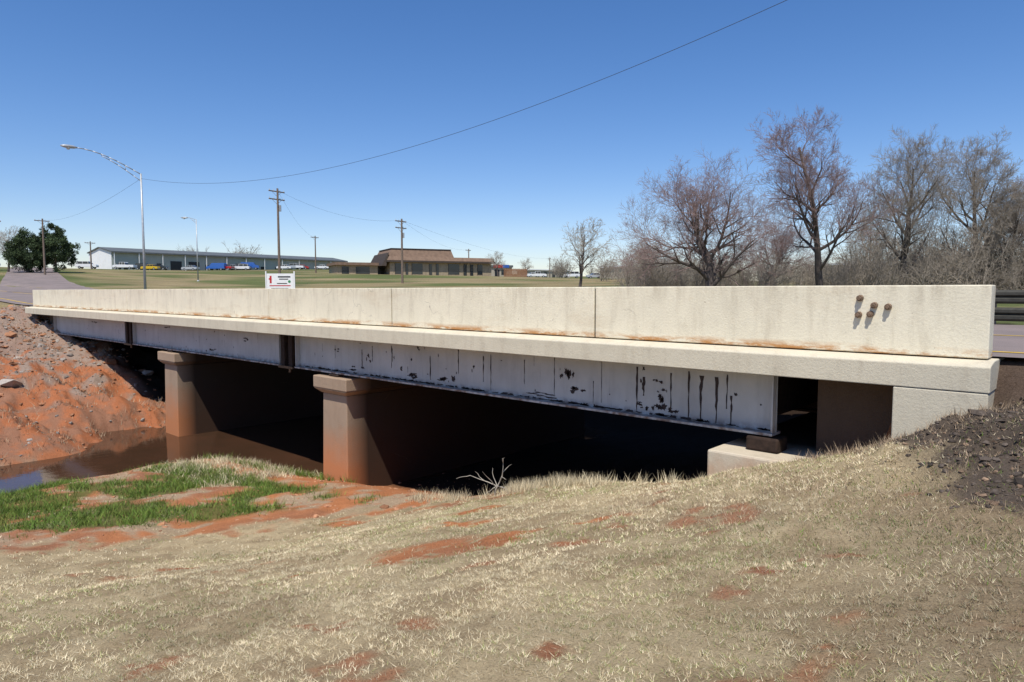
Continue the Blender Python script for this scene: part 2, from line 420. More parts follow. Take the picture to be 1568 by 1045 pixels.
for px in (-12.95, -22.75):
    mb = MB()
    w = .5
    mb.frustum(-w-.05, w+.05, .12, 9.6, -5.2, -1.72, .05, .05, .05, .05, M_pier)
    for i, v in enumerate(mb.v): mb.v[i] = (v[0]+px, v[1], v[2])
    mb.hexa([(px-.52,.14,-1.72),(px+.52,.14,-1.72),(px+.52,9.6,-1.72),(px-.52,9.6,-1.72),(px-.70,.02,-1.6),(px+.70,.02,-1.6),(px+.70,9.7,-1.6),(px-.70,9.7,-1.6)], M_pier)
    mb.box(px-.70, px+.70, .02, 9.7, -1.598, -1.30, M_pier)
    mb.box(px-.2, px+.2, .14, .46, -1.298, -1.24, M_rust_shade)
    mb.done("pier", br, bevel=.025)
hinges = [(-15.55,-14.75),(-27.0,-26.2)]
def girder(y, name):
    mb = MB(); outer = y < 1
    M = M_gird if outer else M_rust_shade  # inner girders take the near-black steel as painted under-deck shade
    segs = [(-36.4, -27.0), (-26.2, -15.55), (-14.75, -2.4)]
    for a, b in segs:
        mb.box(a, b, y-.01, y+.01, -1.19, -.38, M)
        mb.box(a, b, y-.16, y+.16, -1.225, -1.192, M)
        mb.box(a, b, y-.14, y+.14, -.378, -.35, M)
        for e in (a+.02, b-.02): mb.box(e-.012, e+.012, y-.13, y-.012, -1.188, -.382, M)
    for a, b in hinges:
        mb.box(a+.1, b-.1, y-.04, y+.04, -1.14, -.36, M_rust_shade)
        mb.box(a+.12, a+.3, y-.15, y-.045, -1.2, -.40, M_rust_shade)
        mb.box(b-.3, b-.12, y-.15, y-.045, -1.2, -.40, M_rust_shade)
        mb.box(a+.05, b-.05, y-.2, y+.2, -1.26, -1.205, M_rust_shade)
        mb.tube((.5*(a+b), y-.06, -1.26), (.5*(a+b), y-.06, -1.38), .03, .03, M_pipe, 8)
    mb.done(name, br)
for y in (.32, 2.6, 4.85, 7.1, 9.4): girder(y, "girder")
mb = MB()
for x in [-34,-30.5,-22.8,-19,-12.9,-9.5,-6,-2.6]:
    for a, b in ((.35,2.57),(2.63,4.82),(4.88,7.07),(7.13,9.37)): mb.box(x-.01, x+.01, a, b, -1.05, -.5, M_rust_shade)
mb.done("cross_frames", br)
Vp = []; Fp = []
def flake(x, z, w, h, yy=.3065):
    n = 18; b = len(Vp)
    if abs(z+.78) > .42: return
    for i in range(n):
        a = 2*math.pi*i/n; rr = random.uniform(.4, 1.25)
        zz = min(-.385, max(-1.185, z+math.sin(a)*h*rr))
        Vp.append((x+math.cos(a)*w*rr, yy, zz))
    Fp.append(tuple(range(b, b+n)))
def drip(x, z, ln, w):
    n = 9; b = len(Vp); l = []; r = []
    for i in range(n):
        zz = max(-1.186, z-ln*i/(n-1)); ww = w*random.uniform(.3,1.2)*(1-.5*i/(n-1))
        o = random.uniform(-.3,.3)*w; l.append((x-ww+o, .3062, zz)); r.append((x+ww+o, .3062, zz))
    Vp.extend(l+r[::-1]); Fp.append(tuple(range(b, b+2*n)))
clusters = [(-6.05,-.72,.12,.12,7),(-5.86,-.93,.16,.06,5),(-10.1,-1.05,.25,.05,5),(-12.3,-1.05,.25,.05,6),(-9.2,-1.05,.2,.05,5),(-8.9,-.95,.1,.1,3),
            (-6.6,-1.1,.35,.03,6),(-4.25,-.66,.13,.04,4),(-4.2,-.86,.12,.07,5),(-4.15,-1.03,.16,.09,7),(-4.5,-1.06,.14,.06,6),(-9.95,-.48,.09,.05,3),(-8.35,-.78,.07,.07,3),(-10.6,-.95,.12,.09,3),
            (-13.0,-.7,.15,.05,3),(-17.6,-.65,.3,.06,3),(-20,-1.08,.3,.04,5),(-23.3,-.5,.3,.05,4),(-31,-.55,.4,.05,4),(-11.7,-.8,.12,.08,3)]
for x, z, w, h, nn in clusters:
    for i in range(nn):
        flake(x+random.gauss(0, w*.55), z+random.gauss(0, h*.55), w*random.uniform(.15,.5), h*random.uniform(.25,.75))
for x, z0_, ln, w in ((-4.62,-.45,.72,.022),(-4.5,-.6,.3,.035),(-3.72,-.45,.7,.018),(-3.52,-.5,.67,.035),(-3.28,-.5,.68,.026),(-3.12,-.45,.5,.014),(-3.05,-.75,.4,.018),(-4.02,-.5,.6,.016),
                      (-7.85,-.45,.7,.014),(-8.05,-.5,.5,.018),(-8.75,-.4,.5,.022),(-10.9,-.45,.5,.016),(-7.0,-.5,.45,.012),(-6.3,-.4,.7,.01),(-9.6,-.6,.5,.025),(-11.6,-.5,.35,.014),(-5.3,-.4,.7,.01),(-12.0,-.6,.4,.018)):
    drip(x, z0_, ln, w)
for i in range(30): drip(random.uniform(-36,-2.5), random.uniform(-.9,-.39), random.uniform(.1,.4), random.uniform(.004,.012))
for i in range(60):
    flake(random.uniform(-36,-2.5), random.uniform(-1.17,-.42), random.uniform(.006,.03), random.uniform(.01,.04), .3058)
for i in range(130):
    flake(random.uniform(-14.7,-2.5), -1.172, random.uniform(.02,.14), random.uniform(.01,.035), .3055)
me = bpy.data.meshes.new("flaked_paint"); me.from_pydata(Vp, [], Fp); me.materials.append(M_flake)
add_obj("flaked_paint", me, br)
mb = MB()
for x, z in ((-1.31,.66),(-1.15,.575),(-1.0,.56),(-1.32,.46),(-1.19,.47)):
    mb.tube((x,.0,z), (x,-.05,z-.004), .040, .036, M_pipe, 9)
    mb.tube((x,-.05,z-.004), (x,-.075,z-.006), .022, .02, M_pipe, 8)
mb.done("pipe_stubs", br)
# ------------------------------------------------------------------ guard rail far side
gr = empty("guard_rail")
mb = MB()
for zc in (.62, .24):
    prof = [(9.30, zc-.15),(9.24, zc-.10),(9.24, zc-.04),(9.30, zc),(9.24, zc+.04),(9.24, zc+.10),(9.30, zc+.15)]
    b = len(mb.v); kk = mb.mi(M_rail)
    for x in (-1.55, 30): mb.v += [(x, y, z) for y, z in prof]
    for i in range(6): mb.f.append((b+i, b+i+1, b+8+i, b+7+i)); mb.m.append(kk)
mb.done("beam", gr)
mb = MB()
for i in range(16):
    x = -1.2+1.9*i; mb.box(x-.08, x+.08, 9.31, 9.5, -.3, .8, M_wood)
mb.done("posts", gr, bevel=.01)

# ------------------------------------------------------------------ rocks
def ico():
    t = (1+5**.5)/2
    v = np.array([(-1,t,0),(1,t,0),(-1,-t,0),(1,-t,0),(0,-1,t),(0,1,t),(0,-1,-t),(0,1,-t),(t,0,-1),(t,0,1),(-t,0,-1),(-t,0,1)], float)/1.9
    f = np.array([(0,11,5),(0,5,1),(0,1,7),(0,7,10),(0,10,11),(1,5,9),(5,11,4),(11,10,2),(10,7,6),(7,1,8),(3,9,4),(3,4,2),(3,2,6),(3,6,8),(3,8,9),(4,9,5),(2,4,11),(6,2,10),(8,6,7),(9,8,1)])
    return v, f
def rocks(name, P, size, cols):
    v, f = ico(); n = len(P)
    sc = size[:, None, None]*rng.uniform(.5, 1.2, (n, 1, 3))
    a = rng.uniform(0, 6.28, n); ca, sa = np.cos(a), np.sin(a)
    W = v[None]*rng.uniform(.65, 1.3, (n, 12, 1))*sc
    W[..., 2] *= .6
    x = W[...,0]*ca[:,None]-W[...,1]*sa[:,None]; y = W[...,0]*sa[:,None]+W[...,1]*ca[:,None]
    W = np.stack([x, y, W[...,2]], -1)
    W[...,0] += P[:,0:1]; W[...,1] += P[:,1:2]; W[...,2] += P[:,2:3]
    Fq = (f[None]+12*np.arange(n)[:,None,None]).reshape(-1, 3)
    add_obj(name, np_mesh(name, W.reshape(-1, 3), Fq, [M_rock], col=np.repeat(cols, 12, 0)))
def zone_pts(n, x0, x1, y0, y1, fn):
    x = rng.uniform(x0, x1, n); y = rng.uniform(y0, y1, n)
    Zs = zones(x, y); keep = rng.random(n) < fn(x, y, Zs)
    x = x[keep]; y = y[keep]
    return np.stack([x, y, H(x, y)], 1)
P = zone_pts(12000, -42, -21.8, -7, 2, lambda x, y, z: z[9]*.65+.09)
sz = rng.gamma(1.6, .024, len(P))+.012
big = rng.random(len(P)) < .02; sz[big] *= 3.2
gc = rng.uniform(.6, 1.3, (len(P), 1))*np.where(rng.random((len(P),1)) < .4, np.array([[.34,.30,.26]]), np.array([[.40,.20,.11]]))
rocks("bank_rubble", P, sz, gc)
P = zone_pts(26000, -1.9, 4.5, -4, .1, lambda x, y, z: z[5]*.8)
sz = rng.gamma(1.2, .0075, len(P))+.005
sz[rng.random(len(P)) < .008] *= 2.8
rocks("soil_mound_clods", P, sz, rng.uniform(.4, 1.5, (len(P), 1))*np.where(rng.random((len(P),1)) < .8, np.array([[.10,.08,.065]]), np.array([[.22,.15,.10]])))
P = zone_pts(2500, -18, -7, -9, 3, lambda x, y, z: .5*(1-z[3])+.02)
rocks("soil_clods", P, rng.gamma(1.6, .012, len(P))+.008, rng.uniform(.6, 1.3, (len(P), 1))*np.array([[.42,.21,.115]]))

# ------------------------------------------------------------------ grass
def blades(P, h, w, lean, col):
    n = len(P); a = rng.uniform(0, 2*np.pi, n); b = rng.uniform(0, 2*np.pi, n)
    tip = P.copy(); tip[:,0] += np.cos(a)*lean; tip[:,1] += np.sin(a)*lean; tip[:,2] += h
    wx = np.cos(b)*w*.5; wy = np.sin(b)*w*.5
    p0 = P.copy(); p1 = P.copy(); p0[:,0] -= wx; p0[:,1] -= wy; p1[:,0] += wx; p1[:,1] += wy
    p0[:,2] -= .008; p1[:,2] -= .008
    V = np.stack([p0, p1, tip], 1).reshape(-1, 3)
    return V, np.repeat(col, 3, 0)
def wedge(n, d0, d1, half=R(52)):
    d = np.sqrt(rng.uniform(d0*d0, d1*d1, n)); a = rng.uniform(-half, half, n)
    return EYE[0]+d*(F2[0]*np.cos(a)+R2[0]*np.sin(a)), EYE[1]+d*(F2[1]*np.cos(a)+R2[1]*np.sin(a))
def straw(n, x, y):
    c1 = np.array([.90,.80,.55]); c2 = np.array([.60,.47,.285]); c3 = np.array([.30,.32,.12])
    u = rng.random((n,1)); c = c1*u+c2*(1-u)
    g = fbm(x, y, 1.1, 44)[:,None]
    right = ss((x+.6+(fbm(x,y,3,46)-.5)*4)/2.4)[:,None]
    isg = rng.random((n,1)) < (.05+.38*ss((g-.49)/.12)+.2*right)
    c = np.where(isg, c3*rng.uniform(.6,1.4,(n,1)), c)
    lit = rng.random((n,1)) < .30*right
    c = np.where(lit, np.array([.27,.17,.105])*rng.uniform(.6,1.5,(n,1)), c)
    c = c*(1-.15*right)
    sw = fbm(x*.35+y*.12, (y-.35*x)*1.6, .8, 49)
    dk = ss((fbm(x, y, .7, 47)-.5)/.15)*.2+ss((sw-.48)/.14)*.25
    return c*(1-dk[:,None])
VV = []; CC = []
for n, d0, d1, w, hh in ((200000, 1.6, 5.5, .0045, .024), (200000, 5.5, 10.5, .007, .028), (130000, 10.5, 20, .011, .031)):
    x, y = wedge(n, d0, d1)
    cs = .11 if d0 < 2 else (.16 if d0 < 6 else .25)
    gxx = np.floor(x/cs); gyy = np.floor(y/cs)
    jx = _T[gxx.astype(int) & 255, gyy.astype(int) & 255]; jy = _T[(gyy.astype(int)+71) & 255, gxx.astype(int) & 255]
    x = x+((gxx+jx)*cs-x)*.34; y = y+((gyy+jy)*cs-y)*.34
    z = zones(x, y)
    dens = z[3]*(1-.93*z[4])*(1-.9*z[5])*np.clip(.3+2.2*(fbm(x, y, .22, 50)-.30), .1, 1)+ .25*(1-z[3])*ss((z[1]-.5)/.1)*(y < 0)*(x > -18.5)
    kp = (rng.random(n) < dens) & (y < .1)
    x = x[kp]; y = y[kp]; m = len(x)
    P = np.stack([x, y, H(x, y)], 1)
    v, c = blades(P, hh*rng.uniform(.2, 1.2, m), w*rng.uniform(.6, 1.4, m), hh*rng.uniform(.2, 2.4, m), straw(m, x, y))
    VV.append(v); CC.append(c)
V = np.concatenate(VV); C = np.concatenate(CC)
add_obj("dry_lawn_grass", np_mesh("dry_lawn_grass", V, np.arange(len(V)).reshape(-1, 3), [M_blade], col=C))
def tufts(name, cx, cy, hs, per, colf, spread=.08, w=.008, leanf=.5):
    n = len(cx)*per
    x = np.repeat(cx, per)+rng.normal(0, 1, n)*spread; y = np.repeat(cy, per)+rng.normal(0, 1, n)*spread
    h = np.repeat(hs, per)*rng.uniform(.35, 1.1, n)
    P = np.stack([x, y, H(x, y)], 1)
    v, c = blades(P, h, w*rng.uniform(.6, 1.5, n), h*rng.uniform(.05, 2*leanf, n), colf(n))
    add_obj(name, np_mesh(name, v, np.arange(len(v)).reshape(-1, 3), [M_blade], col=c))
pale = lambda n: np.array([.76,.65,.43])*rng.uniform(.4, 1.2, (n,1))
brn = lambda n: np.array([.44,.33,.22])*rng.uniform(.4, 1.3, (n,1))
grn = lambda n: np.array([.10,.19,.035])*rng.uniform(.4, 1.4, (n,1))+np.array([.09,.045,.012])*rng.random((n,1))
def crest(n): 
    cx = rng.uniform(-8.5, -2.9, n); cy = np.interp(cx, [-8.5,-6,-4,-2.9], [-1.0,-.75,-.5,-.4])+rng.normal(0,.2,n)
    kp = rng.random(n) < np.clip(fbm(cx, cy, .6, 60)*4-1.6, .04, 1)
    return cx[kp], cy[kp]
cx, cy = crest(700)
tufts("dry_grass_tuft", cx, cy, np.minimum(rng.gamma(3, .04, len(cx))+.04, .2), 20, pale, .05, .008, .4)
cx = rng.uniform(-17.8, -13.9, 300); cy = rng.uniform(-2.4, .6, 300)
tufts("dry_grass_tuft", cx, cy, rng.uniform(.06,.2,300), 24, pale, .1, .012, .7)
cx = rng.uniform(-1.7, 1.2, 140); cy = np.interp(cx, [-1.7,0,1.2], [-.75,-.45,-.3])+rng.normal(0, .16, 140)
tufts("dry_grass_tuft", cx, cy, rng.uniform(.04,.15,140), 16, brn, .05, .006, .6)
cx = rng.uniform(-3.2, 3.8, 1100); cy = rng.uniform(-3.8, -.5, 1100)
tufts("dead_weeds", cx, cy, rng.uniform(.02,.07,1100), 12, brn, .07, .006, .9)
cx = rng.uniform(-4.5, 3.8, 900); cy = rng.uniform(-7.0, -1.5, 900)
tufts("dead_weeds", cx, cy, rng.uniform(.012,.035,900), 14, brn, .09, .005, .9)
cx = rng.uniform(-42, -22, 600); cy = rng.uniform(-6, 1, 600)
tufts("dead_weeds", cx, cy, rng.uniform(.08,.3,600), 12, brn, .15, .016, .6)
P = zone_pts(6200, -18.8, -9, -8.5, -.6, lambda x, y, z: z[6]*(.2+.8*(z[1]>.47)))
tufts("green_grass", P[:,0], P[:,1], rng.uniform(.04,.2,len(P)), 22, grn, .11, .012, .65)
P = zone_pts(300, -18.8, -12, .0, 1.0, lambda x, y, z: z[0]*0+ (fbm(x,y,.8,70)>.5))
tufts("green_grass", P[:,0], P[:,1]-.6, rng.uniform(.1,.25,len(P)), 24, grn, .1, .013, .5)
P = zone_pts(260, -3, 4, -4, -1, lambda x, y, z: z[0]*0+.5)
tufts("green_weeds", P[:,0], P[:,1], rng.uniform(.02,.05,len(P)), 9, grn, .04, .006, .7)
P = zone_pts(1500, -9, 1, -5, -1, lambda x, y, z: (fbm(x,y,.9,75)>.53)*1.)
tufts("green_weeds", P[:,0], P[:,1], rng.uniform(.02,.045,len(P)), 9, grn, .06, .006, .7)

# ------------------------------------------------------------------ trees
def tubes_np(seg, sides):
    seg = np.asarray(seg, float); p0 = seg[:,0:3]; p1 = seg[:,3:6]; r0 = seg[:,6]; r1 = seg[:,7]
    d = p1-p0; d /= np.linalg.norm(d, axis=1)[:,None]+1e-9
    ref = np.where(np.abs(d[:,2:3]) < .9, np.array([[0,0,1.]]), np.array([[1.,0,0]]))
    a = np.cross(d, ref); a /= np.linalg.norm(a, axis=1)[:,None]; b = np.cross(d, a)
    th = 2*np.pi*np.arange(sides)/sides
    ring = a[:,None]*np.cos(th)[None,:,None]+b[:,None]*np.sin(th)[None,:,None]
    V = np.stack([p0[:,None]+ring*r0[:,None,None], p1[:,None]+ring*r1[:,None,None]], 1)
    n = len(seg); base = (np.arange(n)*2*sides)[:,None]
    i = np.arange(sides); j = (i+1) % sides
    F = np.stack([base+i, base+j, base+sides+j, base+sides+i], -1).reshape(-1, 4)
    return V.reshape(-1, 3), F
def grow(segs, p, d, length, r, lev, P, rnd):
    n = P['nseg'][lev]; st = length/n; pts = []
    x, y, z = p; dx, dy, dz = d
    w = P['wob'][lev]; up = P['up'][lev]; r_ = r
    for i in range(n):
        dx += rnd.gauss(0, w); dy += rnd.gauss(0, w); dz += rnd.gauss(0, w)+up
        l = math.sqrt(dx*dx+dy*dy+dz*dz); dx /= l; dy /= l; dz /= l
        r1 = r*(1-P['tap'][lev]*(i+1)/n)
        nx_, ny_, nz_ = x+dx*st, y+dy*st, z+dz*st
        segs.append((x, y, z, nx_, ny_, nz_, r_, r1))
        x, y, z, r_ = nx_, ny_, nz_, r1
        pts.append((x, y, z, dx, dy, dz, r1, (i+1)/n))
    if lev+1 < len(P['nseg']):
        kids = P['kids'][lev]; az = rnd.uniform(0, 6.28)
        for k_ in range(kids):
            f = P['start'][lev]+(1-P['start'][lev])*(k_+.5+rnd.uniform(-.4,.4))/kids
            idx = min(n-1, max(0, int(f*n))); px, py, pz, ex, ey, ez, pr, _ = pts[idx]
            if idx > 0:
                q = pts[idx-1]; m = rnd.random(); px = px*m+q[0]*(1-m); py = py*m+q[1]*(1-m); pz = pz*m+q[2]*(1-m)
            az += 2.4+rnd.uniform(-.5,.5); an = R(rnd.uniform(*P['ang'][lev]))
            dv = Vector((ex,ey,ez)); a = dv.orthogonal().normalized(); b = dv.cross(a)
            nd = dv*math.cos(an)+(a*math.cos(az)+b*math.sin(az))*math.sin(an)
            ln = length*P['ratio'][lev]*(1-P.get('shrink', .45)*f)*rnd.uniform(.7,1.2)
            if lev == 0: ln = P['L1']*(1-P['s1']*f)*rnd.uniform(.8,1.15)
            grow(segs, (px,py,pz), tuple(nd), ln, max(P['rmin'], min(pr*.75, r*P['rr'][lev])), lev+1, P, rnd)
def bark(name, c): 
    k = NT(name, .95, .1); n = k.noise(k.map((6,6,1.5)), 3)
    return k.color(k.mix(k.mr(n, .35,.65), tuple(v*.6 for v in c), c))
M_bark = bark("tree_bark", (.14,.115,.10)); M_twigp = bark("budding_twigs", (.34,.24,.215)); M_twigg = bark("grey_twigs", (.36,.31,.25)); M_twigw = bark("pale_twigs", (.50,.45,.37))
def tree_mesh(name, seed, P, twig, r0, H0, lean=(0,0)):
    rnd = random.Random(seed); segs = []
    grow(segs, (0,0,-.3), (lean[0], lean[1], 1), H0, r0, 0, P, rnd)
    s = np.array(segs); thick = s[:,6] > .03
    Va, Fa = tubes_np(s[thick], 7); Vb, Fb = tubes_np(s[~thick], 3)
    mi = np.concatenate([np.zeros(len(Fa)), np.ones(len(Fb))])
    return np_mesh(name, np.concatenate([Va, Vb]), np.concatenate([Fa, Fb+len(Va)]), [M_bark, twig], mi, smooth=True)
PA = dict(nseg=[9,8,6,4,3,2], wob=[.05,.11,.14,.17,.18,.15], up=[.02,.07,.06,.06,.06,.05], tap=[.8,.8,.8,.8,.7,.6], kids=[13,8,7,5,4],
          start=[.2,.2,.15,.15,.1], ang=[(35,62),(25,52),(22,50),(20,50),(18,45)], ratio=[1,.66,.66,.68,.72], rr=[.42,.5,.5,.5,.6], rmin=.0066, L1=4.7, s1=.55, shrink=.3)
PB = dict(PA); PB.update(L1=5.4, s1=.35, start=[.22,.2,.15,.15,.1], ang=[(42,75),(25,55),(25,52),(20,50),(20,50)], wob=[.14,.16,.16,.18,.2,.2], up=[.0,.06,.05,.05,.05,.04])
PC = dict(PA); PC.update(L1=4.7, s1=.45, kids=[12,8,7,5,4], ang=[(28,55),(25,50),(25,50),(20,50),(18,45)], start=[.1,.15,.15,.15,.1])
mA = tree_mesh("bare_elm", 5, PA, M_twigp, .27, 10.2)
mB = tree_mesh("bare_spreading_tree", 9, PB, M_twigp, .36, 5.5, (-.12,.0))
mC = tree_mesh("bare_grey_tree", 14, PC, M_twigg, .23, 8.8)
PS = dict(nseg=[5,5,4,3,2], wob=[.1,.15,.2,.2,.2], up=[.04,.05,.05,.03,.03], tap=[.8,.8,.8,.6,.6], kids=[10,8,6,4], start=[.1,.15,.15,.1], ang=[(25,55),(25,55),(25,55),(20,50)], ratio=[1,.6,.6,.6], rr=[.5,.5,.5,.6], rmin=.012, L1=3.2, s1=.5, shrink=.3)
mS = tree_mesh("small_tree", 21, PS, M_twigw, .16, 5.2)
def put_tree(name, me, D, t, sc, rot, sz=None):
    x, y = S(D, t); add_obj(name, me, None, (x, y, Hs(x, y)-.1), rot, (sc, sc, sz or sc))
put_tree("bare_tree", mB, 42, .290, .97, .4)
put_tree("bare_tree", mA, 45, .450, 1.02, 1.0)
put_tree("bare_tree", mC, 49, .572, 1.08, 2.0)
put_tree("bare_tree", mC, 52, .675, 1.12, 4.2)
put_tree("bare_tree", mA, 56, .78, .95, 5.0)
put_tree("bare_tree", mC, 50, .725, .8, 1.2)
put_tree("bare_tree", mB, 60, .38, .7, 3.4)
put_tree("bare_tree", mC, 70, .52, .75, .3)
put_tree("bare_tree", mB, 70, .20, .55, 2.4)
put_tree("bare_tree", mS, 80, .098, 1.3, 0)
put_tree("bare_tree", mS, 62, .20, .8, 2)
put_tree("bare_tree", mS, 150, -.02, 1.0, 2, .9)
put_tree("bare_tree", mS, 175, .02, .8, 1)
put_tree("bare_tree", mS, 120, -.735, 1.3, 1)
put_tree("bare_tree", mS, 125, -.755, 1.2, 3)
def shrub_segs(rnd, h):
    segs = []
    Pq = dict(nseg=[4,3,2], wob=[.14,.2,.2], up=[.03,.04,.03], tap=[.75,.8,.6], kids=[8,6], start=[.15,.1], ang=[(20,50),(25,60)], ratio=[.5,.5], rr=[.5,.5], rmin=.009, L1=h*.45, s1=.4)
    for i in range(10):
        a = rnd.uniform(0, 6.28); grow(segs, (rnd.gauss(0,.35), rnd.gauss(0,.35), -.1), (math.cos(a)*.45, math.sin(a)*.45, 1), h*rnd.uniform(.6,1), .03, 0, Pq, rnd)
    return np.array(segs)
rnd = random.Random(3)
protos = [shrub_segs(rnd, 3.2) for i in range(4)]
def merged(name, items, mat, thick=1.0):
    out = []
    for i, (x, y, sc) in enumerate(items):
        s = protos[i % 4].copy(); a = rnd.uniform(0, 6.28); ca, sa = math.cos(a), math.sin(a); h0 = Hs(x, y)
        for o in (0, 3):
            u = s[:,o].copy(); v = s[:,o+1].copy(); s[:,o] = (u*ca-v*sa)*sc+x; s[:,o+1] = (u*sa+v*ca)*sc+y; s[:,o+2] = s[:,o+2]*sc+h0
        s[:,6:8] *= sc*thick; out.append(s)
    V, F = tubes_np(np.concatenate(out), 3)
    add_obj(name, np_mesh(name, V, F, [mat], smooth=True))
items = []
for i in range(110):
    t = rnd.uniform(.17, .85); D = rnd.uniform(44, 70); x, y = S(D, t); items.append((x, y, rnd.uniform(.6, 1.2)))
for i in range(28):
    t = rnd.uniform(.5, .85); D = rnd.uniform(46, 60); x, y = S(D, t); items.append((x, y, rnd.uniform(1.1, 1.8)))
merged("brush_thicket", items, M_twigg)
items = []
for i in range(80):
    t = rnd.uniform(.04, .95); D = rnd.uniform(110, 230); x, y = S(D, t); items.append((x, y, rnd.uniform(1.0, 2.0)))
for i in range(8):
    t = rnd.choice([-.48,-.40,-.385])+rnd.uniform(-.015,.015); D = rnd.uniform(265, 290); x, y = S(D, t); items.append((x, y, rnd.uniform(2.6, 3.6)))
merged("distant_trees", items, M_twigg, 1.5)

def evergreen(D, t, w, h, seed):
    r = np.random.default_rng(seed); x0, y0 = S(D, t); z0 = Hs(x0, y0)
    root = empty("juniper_tree", (x0, y0, z0))
    cl = []
    for i in range(150):
        u = r.normal(size=3); u /= np.linalg.norm(u); rad = r.uniform(.45, 1.0)
        u = u*rad; zz = (u[2]*.5+.52)*h
        taper = 1-.35*max(0, u[2])
        cl.append((u[0]*w*.5*taper, u[1]*w*.5*taper, zz, r.uniform(.35,.8)))
    cl = np.array(cl); per = 170
    c = np.repeat(cl, per, 0); n = len(c)
    off = r.normal(size=(n,3)); off /= np.linalg.norm(off, axis=1)[:,None]; off *= (r.random((n,1))**.4)*c[:,3:4]
    P = c[:,:3]+off
    a = r.normal(size=(n,3))*.12; b = r.normal(size=(n,3))*.12; b[:,2] += .1
    V = np.stack([P, P+a, P+b], 1).reshape(-1, 3)
    shade = np.repeat(r.uniform(.5,1.4,len(cl)), per)[:,None]
    col = np.array([.055,.08,.035])*shade*r.uniform(.6,1.4,(n,1))
    add_obj("foliage", np_mesh("foliage", V, np.arange(3*n).reshape(-1,3), [M_blade], col=np.repeat(col,3,0)), root)
    mb = MB(); mb.tube((0,0,-.5),(0,0,h*.6),.25,.1,M_bark,8); mb.done("trunk", root)
evergreen(118, -.705, 6.5, 7.0, 1); evergreen(120, -.665, 7.2, 8.2, 2)

# ------------------------------------------------------------------ poles & wires
def lamp(D, t, top, armlen, rise, armdir, loc=None, r=.10):
    x, y = loc or S(D, t); z0 = Hs(x, y)
    root = empty("street_lamp", (x, y, z0)); h = top-z0
    mb = MB(); mb.tube((0,0,-.3),(0,0,h),r,r*.6,M_galv,12); mb.tube((0,0,-.1),(0,0,.12),r*1.9,r*1.7,M_galv,12)
    ax, ay = armdir
    pa = Vector((ax*armlen, ay*armlen, h+rise))
    prev = Vector((0,0,h-.05)); prev2 = Vector((0,0,h-.55))
    for i in range(1, 9):
        f = i/8; q = Vector((ax*armlen*f, ay*armlen*f, h-.05+(rise+.05)*math.sin(f*math.pi/2)))
        q2 = Vector((ax*armlen*f*.98, ay*armlen*f*.98, (h-.55)+(rise+.5)*math.sin(f*math.pi/2)))
        mb.tube(prev, q, .035, .035, M_galv, 6)
        if i <= 5: mb.tube(prev2, q2, .028, .028, M_galv, 6)
        if i in (2, 5): mb.tube(q, q2, .02, .02, M_galv, 6)
        prev, prev2 = q, q2
    mb.done("pole_and_arm", root, smooth=True)
    mb = MB()
    rings = [(-.1,.05,.05),(.1,.13,.10),(.4,.20,.12),(.7,.17,.10),(.9,.05,.04)]
    sx, sy = -ay, ax; n = 10; kk = mb.mi(M_galv)
    for l_, w, hh in rings:
        for i in range(n):
            a = 2*math.pi*i/n
            mb.v.append((pa.x+ax*l_+sx*math.cos(a)*w, pa.y+ay*l_+sy*math.cos(a)*w, pa.z+math.sin(a)*hh))
    for j in range(4):
        for i in range(n): mb.f.append((j*n+i, j*n+(i+1)%n, (j+1)*n+(i+1)%n, (j+1)*n+i)); mb.m.append(kk)
    mb.f.append(tuple(range(n))); mb.m.append(kk); mb.f.append(tuple(range(5*n-1, 4*n-1, -1))); mb.m.append(kk)
    c0 = Vector((pa.x+ax*.45, pa.y+ay*.45, pa.z-.06)); mb.tube(c0, c0+Vector((0,0,-.14)), .16, .08, M_lens, 10)
    mb.done("luminaire", root, smooth=True)
    return Vector((x, y, top))
lp = lamp(0, 0, 9.3, 4.1, 1.25, (0,-1), loc=(-52.9, 10.1))
lamp(95, -.458, 10.6, 1.2, .25, (-.738,-.674), r=.09)
def upole(D, t, top, arms=2, wd=2.2):
    x, y = S(D, t); z0 = Hs(x, y); root = empty("utility_pole", (x, y, z0), 1.75); h = top-z0
    mb = MB(); mb.tube((0,0,-.4),(0,0,h),.17,.11,M_wood,10)
    for a in range(arms):
        za = h-.35-a*.9; mb.box(-wd/2, wd/2, .10, .2, za-.06, za+.06, M_wood)
        mb.tube((-wd*.3,.15,za-.05),(0,.12,za-.55),.02,.02,M_galv,5); mb.tube((wd*.3,.15,za-.05),(0,.12,za-.55),.02,.02,M_galv,5)
        for sx in (-.46,-.2,.2,.46): mb.tube((wd*sx,.15,za+.06),(wd*sx,.15,za+.22),.045,.03,M_lens,6)
    if arms > 1: mb.tube((.28,0,h-2.6),(.28,0,h-1.9),.16,.16,M_galv,10)
    mb.done("pole", root)
    return Vector((x, y, top-.2))
u1 = upole(80, -.339, 12.6, 2); u2 = upole(95, -.160, 10.7, 2); u3 = upole(110, -.681, 12.3, 1)
u4 = upole(150, -.286, 12.8, 1); u5 = upole(170, -.063, 11.2, 1); u6 = upole(150, -.613, 11.6, 1); u7 = upole(112, -.752, 12.5, 1)
u8 = upole(210, .055, 11.0, 1, 1.8)
def wire(name, a, b, sag, r=.012, smax=1.0, n=40):
    segs = []; prev = None
    for i in range(n+1):
        s = smax*i/n; p = a.lerp(b, s) if s <= 1 else a+(b-a)*s
        p = Vector((p.x, p.y, p.z+sag*4*s*(s-1)))
        if prev: segs.append((*prev, *p, r, r))
        prev = p
    V, F = tubes_np(segs, 5); add_obj(name, np_mesh(name, V, F, [M_wire], smooth=True))
    return prev
bx, by = S(20, .393)
A0 = Vector((lp.x, lp.y, 8.95))
